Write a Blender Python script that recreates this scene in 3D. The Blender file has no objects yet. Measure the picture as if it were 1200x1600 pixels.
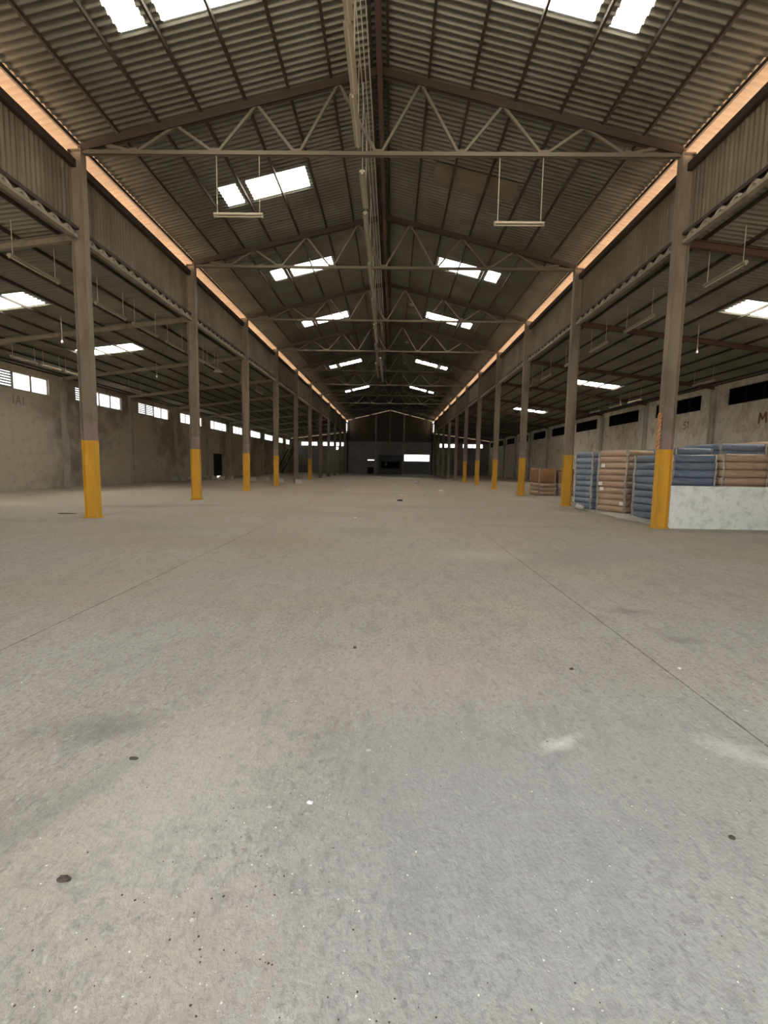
import bpy, bmesh, math, random
from mathutils import Matrix, Vector
R = random.Random(7)
C = bpy.context.scene.collection
S = bpy.context.scene

# ------------------------------------------------------------------ camera
cd = bpy.data.cameras.new('camera'); cam = bpy.data.objects.new('camera', cd); C.objects.link(cam)
cd.sensor_fit = 'VERTICAL'; cd.sensor_height = 36.0; cd.lens = 36.0 * 720 / 1600
cd.clip_start = 0.05; cd.clip_end = 600
r_ = Vector((0.99971477, 0.01730589, 0.01645858)); u_ = Vector((-0.01811777, 0.10055239, 0.99476679)); f_ = Vector((-0.01556037, 0.99478124, -0.10083726))
m = Matrix((r_, u_, -f_)).transposed().to_4x4(); m.translation = (0.45873, 0, 1.5)
cam.matrix_world = m
S.camera = cam
# ------------------------------------------------------------------ sky, sun, exposure
w = bpy.data.worlds.new('overcast_sky'); S.world = w; w.use_nodes = True
bg = w.node_tree.nodes['Background']; bg.inputs[0].default_value = (0.95, 0.97, 0.98, 1); bg.inputs[1].default_value = 1.0
sd = bpy.data.lights.new('sun', 'SUN'); sd.energy = 24.0; sd.angle = math.radians(12); sd.color = (1, .93, .82)
sun = bpy.data.objects.new('sun', sd); C.objects.link(sun); sun.rotation_euler = (math.radians(-3), math.radians(2), 0)
S.view_settings.view_transform = 'Standard'; S.view_settings.look = 'None'
S.view_settings.gamma = 1; S.view_settings.use_curve_mapping = False
S.view_settings.exposure = 1.85
S.cycles.diffuse_bounces = 6; S.cycles.transparent_max_bounces = 12
# a portal that guides the daylight coming through the open front of the hall
pl = bpy.data.lights.new('front_opening_portal', 'AREA'); pl.shape = 'RECTANGLE'; pl.size = 14.6; pl.size_y = 7.0; pl.cycles.is_portal = True
po = bpy.data.objects.new('front_opening_portal', pl); C.objects.link(po); po.location = (0, -1.3, 3.5); po.rotation_euler = (math.radians(90), 0, 0)

W, SP, Y1, HC = 7.413, 6.4686, 11.994, 8.98
SL, ZR = 0.24, 11.10          # nave roof slope and ridge height of the sheets
SA, ZA = 0.125, 7.24          # aisle roof
WX, YF, YB = 17.4, 81.6, -1.2 # side walls, far wall, front
def zn(x): return ZR - SL * abs(x)
def za(x): return ZA - SA * (abs(x) - W)
ORD = ['first', 'second', 'third', 'fourth', 'fifth', 'sixth', 'seventh', 'eighth', 'ninth', 'tenth', 'eleventh', 'twelfth', 'thirteenth', 'fourteenth', 'fifteenth', 'sixteenth']

# ------------------------------------------------------------------ materials
def mat(name, col, rough=.8, metal=0., noise=None, bump=0., spec=.3, rnd=0., coord='Object'):
    """noise: list of (scale or (sx,sy,sz), detail, lo, hi, colour, amount)"""
    M = bpy.data.materials.new(name); M.use_nodes = True; nt = M.node_tree; N = nt.nodes; L = nt.links
    b = N['Principled BSDF']; b.inputs['Roughness'].default_value = rough; b.inputs['Metallic'].default_value = metal
    b.inputs['Specular IOR Level'].default_value = spec
    tc = N.new('ShaderNodeTexCoord'); geo = N.new('ShaderNodeNewGeometry')
    src = geo.outputs['Position'] if coord == 'World' else tc.outputs['Object']
    last = None
    rgb = N.new('ShaderNodeRGB'); rgb.outputs[0].default_value = (*col, 1); cur = rgb.outputs[0]
    for (sc, det, lo, hi, c2, amt) in (noise or []):
        mp = N.new('ShaderNodeMapping'); L.new(src, mp.inputs[0])
        s3 = sc if isinstance(sc, tuple) else (sc, sc, sc); mp.inputs['Scale'].default_value = s3
        mp.inputs['Location'].default_value = (R.uniform(0, 50), R.uniform(0, 50), R.uniform(0, 50))
        nz = N.new('ShaderNodeTexNoise'); nz.inputs['Scale'].default_value = 1; nz.inputs['Detail'].default_value = det
        nz.inputs['Roughness'].default_value = .62; L.new(mp.outputs[0], nz.inputs['Vector'])
        mr = N.new('ShaderNodeMapRange'); mr.inputs[1].default_value = lo; mr.inputs[2].default_value = hi
        mr.inputs[3].default_value = 0; mr.inputs[4].default_value = amt; L.new(nz.outputs[0], mr.inputs[0])
        mx = N.new('ShaderNodeMix'); mx.data_type = 'RGBA'; L.new(mr.outputs[0], mx.inputs[0]); L.new(cur, mx.inputs[6]); mx.inputs[7].default_value = (*c2, 1)
        cur = mx.outputs[2]; last = nz.outputs[0]
    if rnd:
        oi = N.new('ShaderNodeObjectInfo'); mr = N.new('ShaderNodeMapRange'); mr.inputs[3].default_value = 1 - rnd; mr.inputs[4].default_value = 1 + rnd
        L.new(oi.outputs['Random'], mr.inputs[0]); hv = N.new('ShaderNodeHueSaturation'); L.new(mr.outputs[0], hv.inputs['Value']); L.new(cur, hv.inputs['Color']); cur = hv.outputs[0]
    L.new(cur, b.inputs['Base Color'])
    if bump and last:
        bp = N.new('ShaderNodeBump'); bp.inputs['Strength'].default_value = bump; bp.inputs['Distance'].default_value = .02
        L.new(last, bp.inputs['Height']); L.new(bp.outputs[0], b.inputs['Normal'])
    M['out'] = 0
    return M

def two_sided(M, top):
    """the outer face of a sheet carries its own rusty paint"""
    nt = M.node_tree; N = nt.nodes; L = nt.links; b = N['Principled BSDF']
    lk = b.inputs['Base Color'].links[0].from_socket
    g = N.new('ShaderNodeNewGeometry'); mx = N.new('ShaderNodeMix'); mx.data_type = 'RGBA'
    L.new(g.outputs['Backfacing'], mx.inputs[0]); L.new(lk, mx.inputs[6]); mx.inputs[7].default_value = (*top, 1)
    L.new(mx.outputs[2], b.inputs['Base Color'])

def ellipse_stains_and_tint(M, spots, col):
    """old stains and one broad brown tint at fixed places on the floor: (x, y, rx, ry, angle, amount)"""
    nt = M.node_tree; N = nt.nodes; L = nt.links; b = N['Principled BSDF']
    geo = N.new('ShaderNodeNewGeometry')
    nz = N.new('ShaderNodeTexNoise'); nz.inputs['Scale'].default_value = 13; nz.inputs['Detail'].default_value = 9; nz.inputs['Roughness'].default_value = .7; L.new(geo.outputs['Position'], nz.inputs['Vector'])
    for (x, y, rx, ry, a, amt, c) in spots:
        cur = b.inputs['Base Color'].links[0].from_socket
        mp = N.new('ShaderNodeMapping'); mp.vector_type = 'TEXTURE'; mp.inputs['Location'].default_value = (x, y, 0); mp.inputs['Rotation'].default_value = (0, 0, a); mp.inputs['Scale'].default_value = (rx, ry, 100)
        L.new(geo.outputs['Position'], mp.inputs[0])
        ln = N.new('ShaderNodeVectorMath'); ln.operation = 'LENGTH'; L.new(mp.outputs[0], ln.inputs[0])
        ad = N.new('ShaderNodeMath'); ad.operation = 'MULTIPLY_ADD'; L.new(nz.outputs[0], ad.inputs[0]); ad.inputs[1].default_value = 2.6; L.new(ln.outputs['Value'], ad.inputs[2])
        mr = N.new('ShaderNodeMapRange'); mr.inputs[1].default_value = 1.45; mr.inputs[2].default_value = 2.5; mr.inputs[3].default_value = amt; mr.inputs[4].default_value = 0; L.new(ad.outputs[0], mr.inputs[0])
        mx = N.new('ShaderNodeMix'); mx.data_type = 'RGBA'; L.new(mr.outputs[0], mx.inputs[0]); L.new(cur, mx.inputs[6]); mx.inputs[7].default_value = (*c, 1); L.new(mx.outputs[2], b.inputs['Base Color'])

FL = mat('floor_concrete', (.39, .36, .305), .86, noise=[
    ((.16, .05, 1), 4, .40, .62, (.33, .285, .225), .75),
    ((.5, .5, 1), 5, .42, .66, (.36, .365, .355), .7),
    ((1.3, 1.0, 1), 7, .45, .72, (.30, .285, .255), .5),
    ((9, 3.2, 1), 7, .50, .66, (.235, .23, .22), .6),
    ((40, 22, 1), 7, .51, .64, (.19, .185, .17), .7),
    ((42, 30, 1), 6, .54, .70, (.55, .54, .49), .42),
    ((65, 50, 1), 5, .5, .66, (.24, .235, .22), .5)], bump=.4, coord='World')
DK = (.175, .17, .162)
ellipse_stains_and_tint(FL, [(0, 34, 30, 29, 0, .65, (.37, .288, .20)), (-1.2, 2.45, .42, .16, .2, .6, DK), (-1.05, 2.4, .22, .08, .5, .5, DK), (-.95, 1.85, .55, .09, 1.2, .55, DK), (-1.3, 1.5, .5, .2, 1.0, .5, DK), (3.0, 4.8, .28, .12, 0, .6, DK), (3.1, 4.0, .2, .1, 0, .5, DK),  # first ellipse is a broad browner tint over the mid and far floor
    (1.0, 1.6, 1.0, 1.0, .2, .55, (.30, .31, .31)), (.7, 2.3, .5, .6, 0, .45, (.30, .29, .28)), (2.0, 2.4, 1.0, .7, 0, .4, (.31, .32, .31)),
    (.6, 3.2, 1.2, .5, 0, .4, (.42, .34, .29)), (-.1, 1.25, .35, .4, .3, .45, (.43, .37, .31)), (-.5, 2.0, .5, .9, -.2, .5, (.47, .45, .38)), (1.4, 2.4, .16, .05, .5, .8, (.62, .61, .58)), (2.35, 2.35, .25, .1, -.8, .6, (.55, .55, .52)),
    (-8.3, 15.2, 1.6, .7, .25, .6, (.20, .17, .13)), (-6.2, 16, 1.4, .5, .2, .5, (.22, .19, .15)), *[(R.uniform(-9, 9), 7 + 24 * R.random() ** 1.3, R.uniform(.5, 2.2), R.uniform(.3, 1.0), R.uniform(-.5, .5), R.uniform(.22, .45), R.choice([(.26, .22, .165), (.25, .24, .22), (.50, .45, .37)])) for _ in range(26)], (-1, 24, 5, 2, 0, .4, (.27, .22, .17)), (4, 14, 3, 1.2, .3, .35, (.30, .25, .19))], DK)
LEFTW = mat('left_wall_plaster', (.39, .35, .275), .92, noise=[((1, .16, .2), 5, .44, .56, (.185, .155, .13), .85), ((1, .9, 1.1), 7, .48, .66, (.42, .385, .31), .7), ((3, 3, 3), 6, .52, .72, (.19, .17, .135), .4)], bump=.2, coord='World')
RIGHTW = mat('right_wall_plaster', (.54, .51, .42), .92, noise=[((1, .35, .6), 6, .45, .62, (.40, .36, .28), .8), ((2, 1.3, 1.1), 8, .50, .64, (.29, .215, .16), .7), ((4, 3, 1.6), 7, .46, .64, (.60, .58, .50), .7), ((7, 6, 3), 7, .52, .66, (.33, .29, .225), .6)], bump=.25, coord='World')
FARW = mat('far_wall_blockwork', (.27, .25, .23), .92, noise=[((.5, 1, .5), 5, .42, .65, (.18, .165, .15), .7)], coord='World')
WHITEW = mat('whitewash', (.78, .80, .75), .85, noise=[((4, 4, 4), 7, .5, .68, (.50, .53, .49), .8), ((9, 9, 9), 6, .55, .72, (.40, .42, .39), .6)], bump=.3, coord='World')
PILA = mat('pilaster_concrete', (.36, .34, .29), .9, noise=[((3, 3, .8), 6, .45, .65, (.22, .19, .15), .8)], coord='World')
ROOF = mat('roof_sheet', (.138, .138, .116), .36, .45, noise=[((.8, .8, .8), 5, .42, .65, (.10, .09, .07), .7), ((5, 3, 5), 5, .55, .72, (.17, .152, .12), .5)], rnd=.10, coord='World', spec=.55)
EAVE_LIT = mat('roof_sheet_eave_lit', (.29, .245, .20), .7, noise=[((1, 1, 1), 5, .42, .65, (.24, .19, .15), .7)], rnd=.08, coord='World')  # paler than the roof sheets, painting outdoor light onto the overhang
AISLE = mat('aisle_roof_sheet', (.20, .195, .155), .6, noise=[((.6, .6, .6), 5, .42, .65, (.145, .14, .105), .7)], rnd=.10, coord='World')
OUT = (.44, .31, .215)
for q in (AISLE,): two_sided(q, OUT)
CLAD = mat('cladding_sheet', (.135, .112, .075), .65, noise=[((1, 6, .5), 5, .5, .7, (.21, .185, .135), .7), ((1, 1, 1), 4, .45, .65, (.09, .07, .047), .6)], rnd=.10, coord='World')
GABLE = mat('gable_cladding', (.085, .068, .052), .8, noise=[((1, 1, .4), 5, .45, .65, (.06, .047, .036), .7)], coord='World')
DARK = mat('dark_steel', (.036, .028, .022), .7, noise=[((3, 3, 3), 5, .5, .7, (.055, .034, .025), .6)], coord='World')
PALE = mat('dusty_steel', (.108, .093, .068), .75, noise=[((3, 3, 3), 5, .5, .7, (.12, .09, .065), .7)], coord='World')
MIDS = mat('girder_steel', (.23, .20, .15), .75, noise=[((4, 4, 4), 5, .5, .7, (.12, .09, .065), .7)], coord='World')
RED = mat('primed_steel', (.085, .048, .036), .75, noise=[((3, 3, 3), 5, .5, .7, (.06, .045, .037), .7)], coord='World')
SHAFT = mat('column_paint', (.20, .163, .118), .7, noise=[((3, 3, .7), 6, .45, .68, (.125, .095, .07), .8)], coord='World')
MAUVE = mat('column_mauve_paint', (.235, .18, .16), .7, noise=[((3, 3, 2.5), 6, .42, .62, (.19, .145, .11), .9)], coord='World')
YEL = mat('yellow_paint', (.60, .33, .035), .55, noise=[((5, 5, 1), 6, .48, .7, (.46, .23, .03), .8), ((9, 9, 5), 6, .62, .75, (.16, .11, .06), .7)], coord='World')
WHITEP = mat('white_enamel', (.30, .27, .20), .6, noise=[((6, 6, 6), 4, .5, .7, (.23, .20, .15), .6)])
TUBE = mat('white_tube', (.38, .35, .28), .4)
WIRE = mat('pale_wire', (.42, .38, .30), .6)
BULB = mat('white_bulb', (.85, .85, .82), .25)
FRAME = mat('window_frame_steel', (.20, .19, .18), .6)
DGLASS = mat('black_glass', (.003, .003, .0035), .9, spec=.05)
DFRAME = mat('darkened_frame_steel', (.012, .012, .013), .8, spec=.1)  # frame steel darkened along with its panes, painting in the unlit openings
BLACK = mat('black_opening', (.012, .011, .011), .9)
GREYC = mat('grey_cabin_paint', (.075, .085, .092), .7, noise=[((1, 1, 1), 4, .45, .65, (.055, .06, .066), .7)], coord='World')
SHUT = mat('shutter_steel', (.16, .16, .155), .6)
BLOCK = mat('block_concrete', (.40, .38, .34), .95, noise=[((9, 9, 9), 5, .5, .7, (.30, .28, .25), .7)])
LETTER = mat('red_brown_lettering', (.19, .085, .055), .9, noise=[((9, 9, 9), 5, .55, .7, (.36, .31, .25), .5)], coord='World')
LETTER2 = mat('faded_lettering', (.20, .165, .14), .9)
LACE = mat('lacing_steel', (.34, .31, .24), .75, noise=[((6, 6, 6), 4, .5, .7, (.22, .18, .13), .7)], coord='World')
LEAFM = mat('dry_leaf', (.06, .05, .04), .9)
STONEM = mat('stone_chip', (.30, .28, .26), .9, rnd=.3)
PALEST = mat('pale_chip', (.62, .61, .58), .8)
ROPE = mat('orange_rope', (.42, .17, .06), .85, noise=[((30, 30, 30), 3, .45, .6, (.58, .40, .22), .8)])
CARD = mat('brown_board', (.32, .165, .075), .6, noise=[((2, 2, 2), 5, .45, .65, (.27, .14, .06), .7)], rnd=.05)
BLUE = mat('blue_ticking', (.17, .205, .26), .42, noise=[((3, 3, 14), 6, .48, .66, (.105, .145, .215), .8), ((6, 9, 12), 7, .58, .68, (.36, .40, .45), .55)], bump=.45, spec=.6, rnd=.08)
TAN = mat('tan_ticking', (.43, .30, .205), .42, noise=[((3, 3, 14), 6, .48, .66, (.32, .20, .115), .8), ((6, 9, 12), 7, .58, .68, (.58, .46, .32), .55)], bump=.45, spec=.6, rnd=.08)
STICK = mat('white_sticker', (.80, .80, .78), .5)
GROUND = mat('yard_ground', (.17, .145, .115), .95, noise=[((.3, .3, 1), 5, .45, .65, (.13, .11, .085), .8)], coord='World')

def trans_mat(name, col, alpha, mode):
    M = bpy.data.materials.new(name); M.use_nodes = True; nt = M.node_tree; N = nt.nodes; L = nt.links
    N.remove(N['Principled BSDF']); out = N['Material Output']
    t = N.new('ShaderNodeBsdfTransparent'); t.inputs[0].default_value = (*col, 1)
    d = N.new('ShaderNodeBsdfTranslucent' if mode == 'translucent' else 'ShaderNodeBsdfDiffuse'); d.inputs[0].default_value = (*col, 1)
    mx = N.new('ShaderNodeMixShader'); mx.inputs[0].default_value = alpha; L.new(t.outputs[0], mx.inputs[1]); L.new(d.outputs[0], mx.inputs[2])
    g = N.new('ShaderNodeBsdfGlossy'); g.inputs['Roughness'].default_value = .25
    m2 = N.new('ShaderNodeMixShader'); m2.inputs[0].default_value = .05; L.new(mx.outputs[0], m2.inputs[1]); L.new(g.outputs[0], m2.inputs[2]); L.new(m2.outputs[0], out.inputs[0])
    return M
SKYL = trans_mat('fibreglass_skylight', (.90, .90, .87), 1.0, 'translucent')
PANE = trans_mat('dusty_window_glass', (.96, .97, 1.0), .3, 'translucent')
WRAP = trans_mat('clear_plastic_wrap', (.70, .64, .57), .45, 'diffuse')

# ------------------------------------------------------------------ mesh helpers
class MB:
    def __init__(s): s.v = []; s.f = []; s.m = []; s.smooth = False
    def add(s, vs, fs, mi=0):
        o = len(s.v); s.v += [tuple(p) for p in vs]; s.f += [tuple(i + o for i in f) for f in fs]; s.m += [mi] * len(fs); return s
    def box(s, x0, x1, y0, y1, z0, z1, mi=0):
        return s.add([(x0, y0, z0), (x1, y0, z0), (x1, y1, z0), (x0, y1, z0), (x0, y0, z1), (x1, y0, z1), (x1, y1, z1), (x0, y1, z1)],
                     [(0, 3, 2, 1), (4, 5, 6, 7), (0, 1, 5, 4), (1, 2, 6, 5), (2, 3, 7, 6), (3, 0, 4, 7)], mi)
    def bar(s, a, b, wd, ht, up=(0, 0, 1), mi=0):
        a = Vector(a); b = Vector(b); d = (b - a).normalized(); up = Vector(up)
        sd = d.cross(up)
        if sd.length < 1e-4: sd = d.cross(Vector((0, 1, 0)))
        sd.normalize(); up2 = sd.cross(d).normalized(); vs = []
        for p in (a, b):
            for (i, j) in ((-1, -1), (1, -1), (1, 1), (-1, 1)): vs.append(p + sd * wd / 2 * i + up2 * ht / 2 * j)
        return s.add(vs, [(0, 1, 2, 3), (7, 6, 5, 4), (0, 4, 5, 1), (1, 5, 6, 2), (2, 6, 7, 3), (3, 7, 4, 0)], mi)
    def tube(s, pts, r, n=6, mi=0):
        pts = [Vector(p) for p in pts]; vs = []; fs = []
        for i, p in enumerate(pts):
            d = (pts[min(i + 1, len(pts) - 1)] - pts[max(i - 1, 0)]).normalized()
            a = d.cross(Vector((0, 0, 1)));
            if a.length < 1e-3: a = d.cross(Vector((1, 0, 0)))
            a.normalize(); b = d.cross(a); rr = r[i] if isinstance(r, (list, tuple)) else r
            for k in range(n): t = 2 * math.pi * k / n; vs.append(p + a * rr * math.cos(t) + b * rr * math.sin(t))
        for i in range(len(pts) - 1):
            for k in range(n): fs.append((i * n + k, i * n + (k + 1) % n, (i + 1) * n + (k + 1) % n, (i + 1) * n + k))
        fs.append(tuple(range(n))[::-1]); fs.append(tuple(range((len(pts) - 1) * n, len(pts) * n)))
        return s.add(vs, fs, mi)
    def mesh(s, name, mats):
        me = bpy.data.meshes.new(name); me.from_pydata(s.v, [], s.f)
        for q in (mats if isinstance(mats, (list, tuple)) else [mats]): me.materials.append(q)
        if any(s.m): me.polygons.foreach_set('material_index', s.m)
        if s.smooth: me.polygons.foreach_set('use_smooth', [True] * len(s.f))
        me.update(); return me
    def build(s, name, mats, parent=None, loc=(0, 0, 0)): return link(name, s.mesh(name, mats), parent, loc)
def link(name, me, parent=None, loc=(0, 0, 0), rz=0):
    o = bpy.data.objects.new(name, me); C.objects.link(o); o.location = loc; o.rotation_euler = (0, 0, rz)
    if parent: o.parent = parent
    return o
def struct(o, label=None):
    o['kind'] = 'structure'
    if label: o['label'] = label
    return o
def empty(name, loc=(0, 0, 0), rz=0):
    o = bpy.data.objects.new(name, None); C.objects.link(o); o.location = loc; o.rotation_euler = (0, 0, rz); o.empty_display_size = .2; return o
def tag(o, label, cat, group=None):
    o['label'] = label; o['category'] = cat; o['kind'] = 'thing'
    if group: o['group'] = group
    return o
def thing(name, label, cat, loc=(0, 0, 0), rz=0, group=None): return tag(empty(name, loc, rz), label, cat, group)
def copy_tree(o, parent=None):
    c = o.copy(); C.objects.link(c)
    if parent: c.parent = parent
    for ch in list(o.children): copy_tree(ch, c)
    return c

# ------------------------------------------------------------------ ground and floor
g = MB(); g.box(-120, 120, -140, 170, -.9, -.16); struct(g.build('ground', GROUND), 'dusty yard ground outside the hall')
floor = MB(); floor.box(-WX - .3, WX + .3, YB - .4, YF + .3, -.15, -.012); floor = struct(floor.build('floor', FL), 'worn concrete warehouse floor cast in large slabs')
fx = [-WX, -12.5, -7.55, -2.6, 2.55, 7.5, 12.5, WX]; fy = [YB - .3, .2] + [5.7 + 5.45 * i for i in range(14)] + [YF]
for i in range(7):
    for j in range(len(fy) - 1):
        b = MB(); x0, x1, y0, y1 = fx[i] + .006, fx[i + 1] - .006, fy[j] + .005, fy[j + 1] - .005
        e = .003; z = 0
        b.add([(x0, y0, -.012), (x1, y0, -.012), (x1, y1, -.012), (x0, y1, -.012), (x0, y0, z - .002), (x1, y0, z - .002), (x1, y1, z - .002), (x0, y1, z - .002),
               (x0 + e, y0 + e, z), (x1 - e, y0 + e, z), (x1 - e, y1 - e, z), (x0 + e, y1 - e, z)],
              [(0, 1, 5, 4), (1, 2, 6, 5), (2, 3, 7, 6), (3, 0, 4, 7), (4, 5, 9, 8), (5, 6, 10, 9), (6, 7, 11, 10), (7, 4, 8, 11), (8, 9, 10, 11)])
        b.build('floor_slab', FL, floor)

# ------------------------------------------------------------------ corrugated sheets
MOD = 1.02
def corr_profile(n_corr, pitch, seg, amp):
    return [(k * pitch / seg, rib(k / seg, amp)) for k in range(-1, n_corr * seg + 2)]
def rib(t, amp):
    d = abs((t % 1) - .5); return amp - 2 * amp * math.exp(-(d / .17) ** 2)   # narrow ribs pressed downward between wide flats
def roof_sheet(x0, x1, zf, y0=0, ncorr=6, seg=10, amp=.027, flat=False):
    b = MB(); b.smooth = True
    pr = [(0, 0), (MOD * ncorr / 6, 0)] if flat else corr_profile(ncorr, MOD / 6, seg, amp)
    vs = []
    for (y, z) in pr: vs += [(x0, y0 + y, zf(x0) + z), (x1, y0 + y, zf(x1) + z)]
    fs = [(2 * k, 2 * k + 2, 2 * k + 3, 2 * k + 1) if x1 > x0 else (2 * k, 2 * k + 1, 2 * k + 3, 2 * k + 2) for k in range(len(pr) - 1)]
    return b.add(vs, fs)
ceiling = struct(empty('ceiling'), 'high pitched roof of corrugated sheets over the middle of the hall')
ceiling_left = struct(empty('ceiling_left'), 'lower sloping corrugated roof on the side of the bright windows')
ceiling_right = struct(empty('ceiling_right'), 'lower sloping corrugated roof over the mattress stacks')
def mi_rows(side, rows): return [(side * a, side * b) for a, b in rows]
YG0 = 8.9
def grid_index(y): return round((y - YG0) / MOD)
SKY_N = {grid_index(y) for y in (8.9, 15.02, 21.14, 28.28, 40.52, 53.78)}
SKY_A = {-1: {grid_index(15.02), grid_index(21.14)}, 1: {grid_index(15.02), grid_index(28.28), grid_index(41.54)}}
I0, I1 = grid_index(YB - .6), grid_index(YF + .3)
NR = [(0.02, 2.38), (2.25, 4.50), (4.34, 6.52), (6.36, 7.52), (7.40, 8.38)]
LAPZ = [.012, .008, .004, 0, -.004]
for side in (-1, 1):
    sheets = []
    for k, (a, b) in enumerate(NR):
        mt = EAVE_LIT if k == 4 else ROOF
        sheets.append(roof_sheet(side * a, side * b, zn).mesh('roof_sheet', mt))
    lit1 = roof_sheet(side * 2.28, side * 4.22, zn, seg=6, amp=.02).mesh('skylight_sheet', SKYL)
    lit2 = roof_sheet(side * 4.50, side * 5.07, zn, seg=6, amp=.02).mesh('skylight_sheet', SKYL)
    strip1 = roof_sheet(side * 4.20, side * 4.52, zn).mesh('lap_strip', ROOF); strip2 = roof_sheet(side * 5.05, side * 6.48, zn).mesh('roof_sheet', ROOF)
    for i in range(I0, I1 + 1):
        y = YG0 + i * MOD
        near = 0 <= i <= grid_index(28.28)
        for k in range(5):
            z = LAPZ[k] + R.uniform(-.001, .001)
            if i in SKY_N and k in (1, 2) and not (side > 0 and i == grid_index(15.02)):
                if k == 1: link('skylight_sheet', lit1, ceiling, (0, y, z))['label'] = 'translucent white skylight sheet'; link('lap_strip', strip1, ceiling, (0, y, z - .01))
                else: link('skylight_sheet', lit2, ceiling, (0, y, z))['label'] = 'short translucent white skylight sheet'; link('roof_sheet', strip2, ceiling, (0, y, z - .008))
            elif near: link('roof_sheet', sheets[k], ceiling, (0, y, z))
    for nm, idx in (('roof_sheeting', [i for i in range(I0, 0)]), ('roof_sheeting', [i for i in range(grid_index(28.28) + 1, I1 + 1)])):
        big = MB(); big.smooth = True
        for k, (a, b) in enumerate(NR):
            for i in idx:
                if i in SKY_N and k in (1, 2): continue
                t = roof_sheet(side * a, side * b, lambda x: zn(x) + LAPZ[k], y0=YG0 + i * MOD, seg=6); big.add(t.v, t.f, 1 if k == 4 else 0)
        o = big.build(nm, [ROOF, EAVE_LIT], ceiling); o['kind'] = 'stuff'
# ridge capping
rc = MB(); rc.box(-.16, .16, YB - .6, YF + .2, ZR + .03, ZR + .06); rc.build('ridge_capping', DARK, ceiling)
# an opaque flat patch over the missing skylight and five small opaque pale patches painting in bright spots beside the ridge
pt = roof_sheet(1.88, 4.18, lambda x: zn(x) - .045, ncorr=6, flat=True); pt.build('patch_sheet', CLAD, ceiling, (0, 14.96, 0))['label'] = 'dull flat sheet patched over a skylight'
pt = roof_sheet(1.62, 1.95, lambda x: zn(x) - .05, ncorr=6, flat=True); pt.build('patch_sheet', CLAD, ceiling, (0, 14.96, 0))
for y in (27.41, 30.46, 35.58, 42.6, 49.2):
    b = MB(); x0, x1 = 1.30, 1.55; b.add([(x0, y, zn(x0) - .04), (x1, y, zn(x1) - .04), (x1, y + .42, zn(x1) - .04), (x0, y + .42, zn(x0) - .04)], [(0, 3, 2, 1)])
    o = b.build('patch_sheet', TUBE, ceiling); o['label'] = 'small pale patch under the roof sheets'
# purlins
PX = [.19, 1.17, 2.2, 3.25, 4.34, 5.38, 6.38, 7.42]
for side in (-1, 1):
    for x in PX:
        b = MB(); zc = zn(x) - .035; b.box(side * x - .026, side * x + .026, YB, YF - .05, zc - .09, zc); b.build('purlin', DARK, ceiling)
rb = MB(); rb.box(-.06, .06, YB, YF - .05, ZR - .40, ZR - .17); rb.build('ridge_beam', RED, ceiling)
# aisle roofs
AR = [(7.50, 9.42), (9.28, 11.34), (11.22, 14.04), (13.92, 15.92), (15.78, 17.95)]
AL = [.012, .008, .004, 0, -.004]
for side, par in ((-1, ceiling_left), (1, ceiling_right)):
    meshes = [roof_sheet(side * a, side * b, za).mesh('roof_sheet', AISLE) for a, b in AR]
    lit = [roof_sheet(side * a, side * b, za, seg=6, amp=.02).mesh('skylight_sheet', SKYL) for a, b in ((11.26, 12.14), (12.16, 13.06), (13.08, 13.98))]
    n0, n1 = grid_index(10.94), grid_index(28.28)
    for i in range(I0, I1 + 1):
        for k in range(5):
            z = AL[k] + R.uniform(-.001, .001); y = YG0 + i * MOD
            if i in SKY_A[side] and k == 2:
                for q in lit: link('skylight_sheet', q, par, (0, y, z))['label'] = 'translucent white skylight sheet'
            elif n0 <= i <= n1: link('roof_sheet', meshes[k], par, (0, y, z))
    for idx in ([i for i in range(I0, n0)], [i for i in range(n1 + 1, I1 + 1)]):
        big = MB(); big.smooth = True
        for k, (a, b) in enumerate(AR):
            for i in idx:
                if i in SKY_A[side] and k == 2: continue
                t = roof_sheet(side * a, side * b, lambda x: za(x) + AL[k], y0=YG0 + i * MOD, seg=6); big.add(t.v, t.f)
        big.build('roof_sheeting', AISLE, par)['kind'] = 'stuff'
    for j in range(10):
        x = 7.95 + j * 1.0; b = MB(); zc = za(x) - .035; b.box(side * x - .03, side * x + .03, YB, YF - .05, zc - .075, zc); b.build('purlin', DARK, par)

# ------------------------------------------------------------------ side walls with windows
def wall_side(side, M, wins, door=None):
    nm = 'wall_left' if side < 0 else 'wall_right'
    b = MB(); xa, xb = (side * WX, side * (WX + .22)); x0, x1 = min(xa, xb), max(xa, xb); zt = 5.93
    if door:
        b.box(x0, x1, YB - .3, door[0], -.15, 4.8); b.box(x0, x1, door[1], YF + .2, -.15, 4.8); b.box(x0, x1, door[0], door[1], door[2], 4.8)
    else: b.box(x0, x1, YB - .3, YF + .2, -.15, 4.8)
    b.box(x0, x1, YB - .3, YF + .2, 5.62, zt)
    e = YB - .3
    for (a, c) in wins + [(YF + .2, None)]:
        b.box(x0, x1, e, a, 4.8, 5.62); e = c
    wl = struct(b.build(nm, M), 'mottled plaster side wall under bright windows' if side < 0 else 'pale stained plaster side wall behind the mattress stacks')
    for n in range(-1, 11):
        y = Y1 + n * SP + .12; p = MB(); xi = side * (WX - .14); p.box(min(xi, xa), max(xi, xa), y - .17, y + .17, 0, 5.9); p.build('pilaster', PILA, wl)
    s = MB(); xi = side * (WX - .05); s.box(min(xi, xb), max(xi, xb), YB, YF, 5.93, 5.99); s.build('wall_plate', DARK, wl)
    return wl
wins = [(Y1 + n * SP + 1.2, Y1 + n * SP + 5.65) for n in range(-1, 11)]
wins[-1] = (wins[-1][0], YF - .8)
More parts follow.
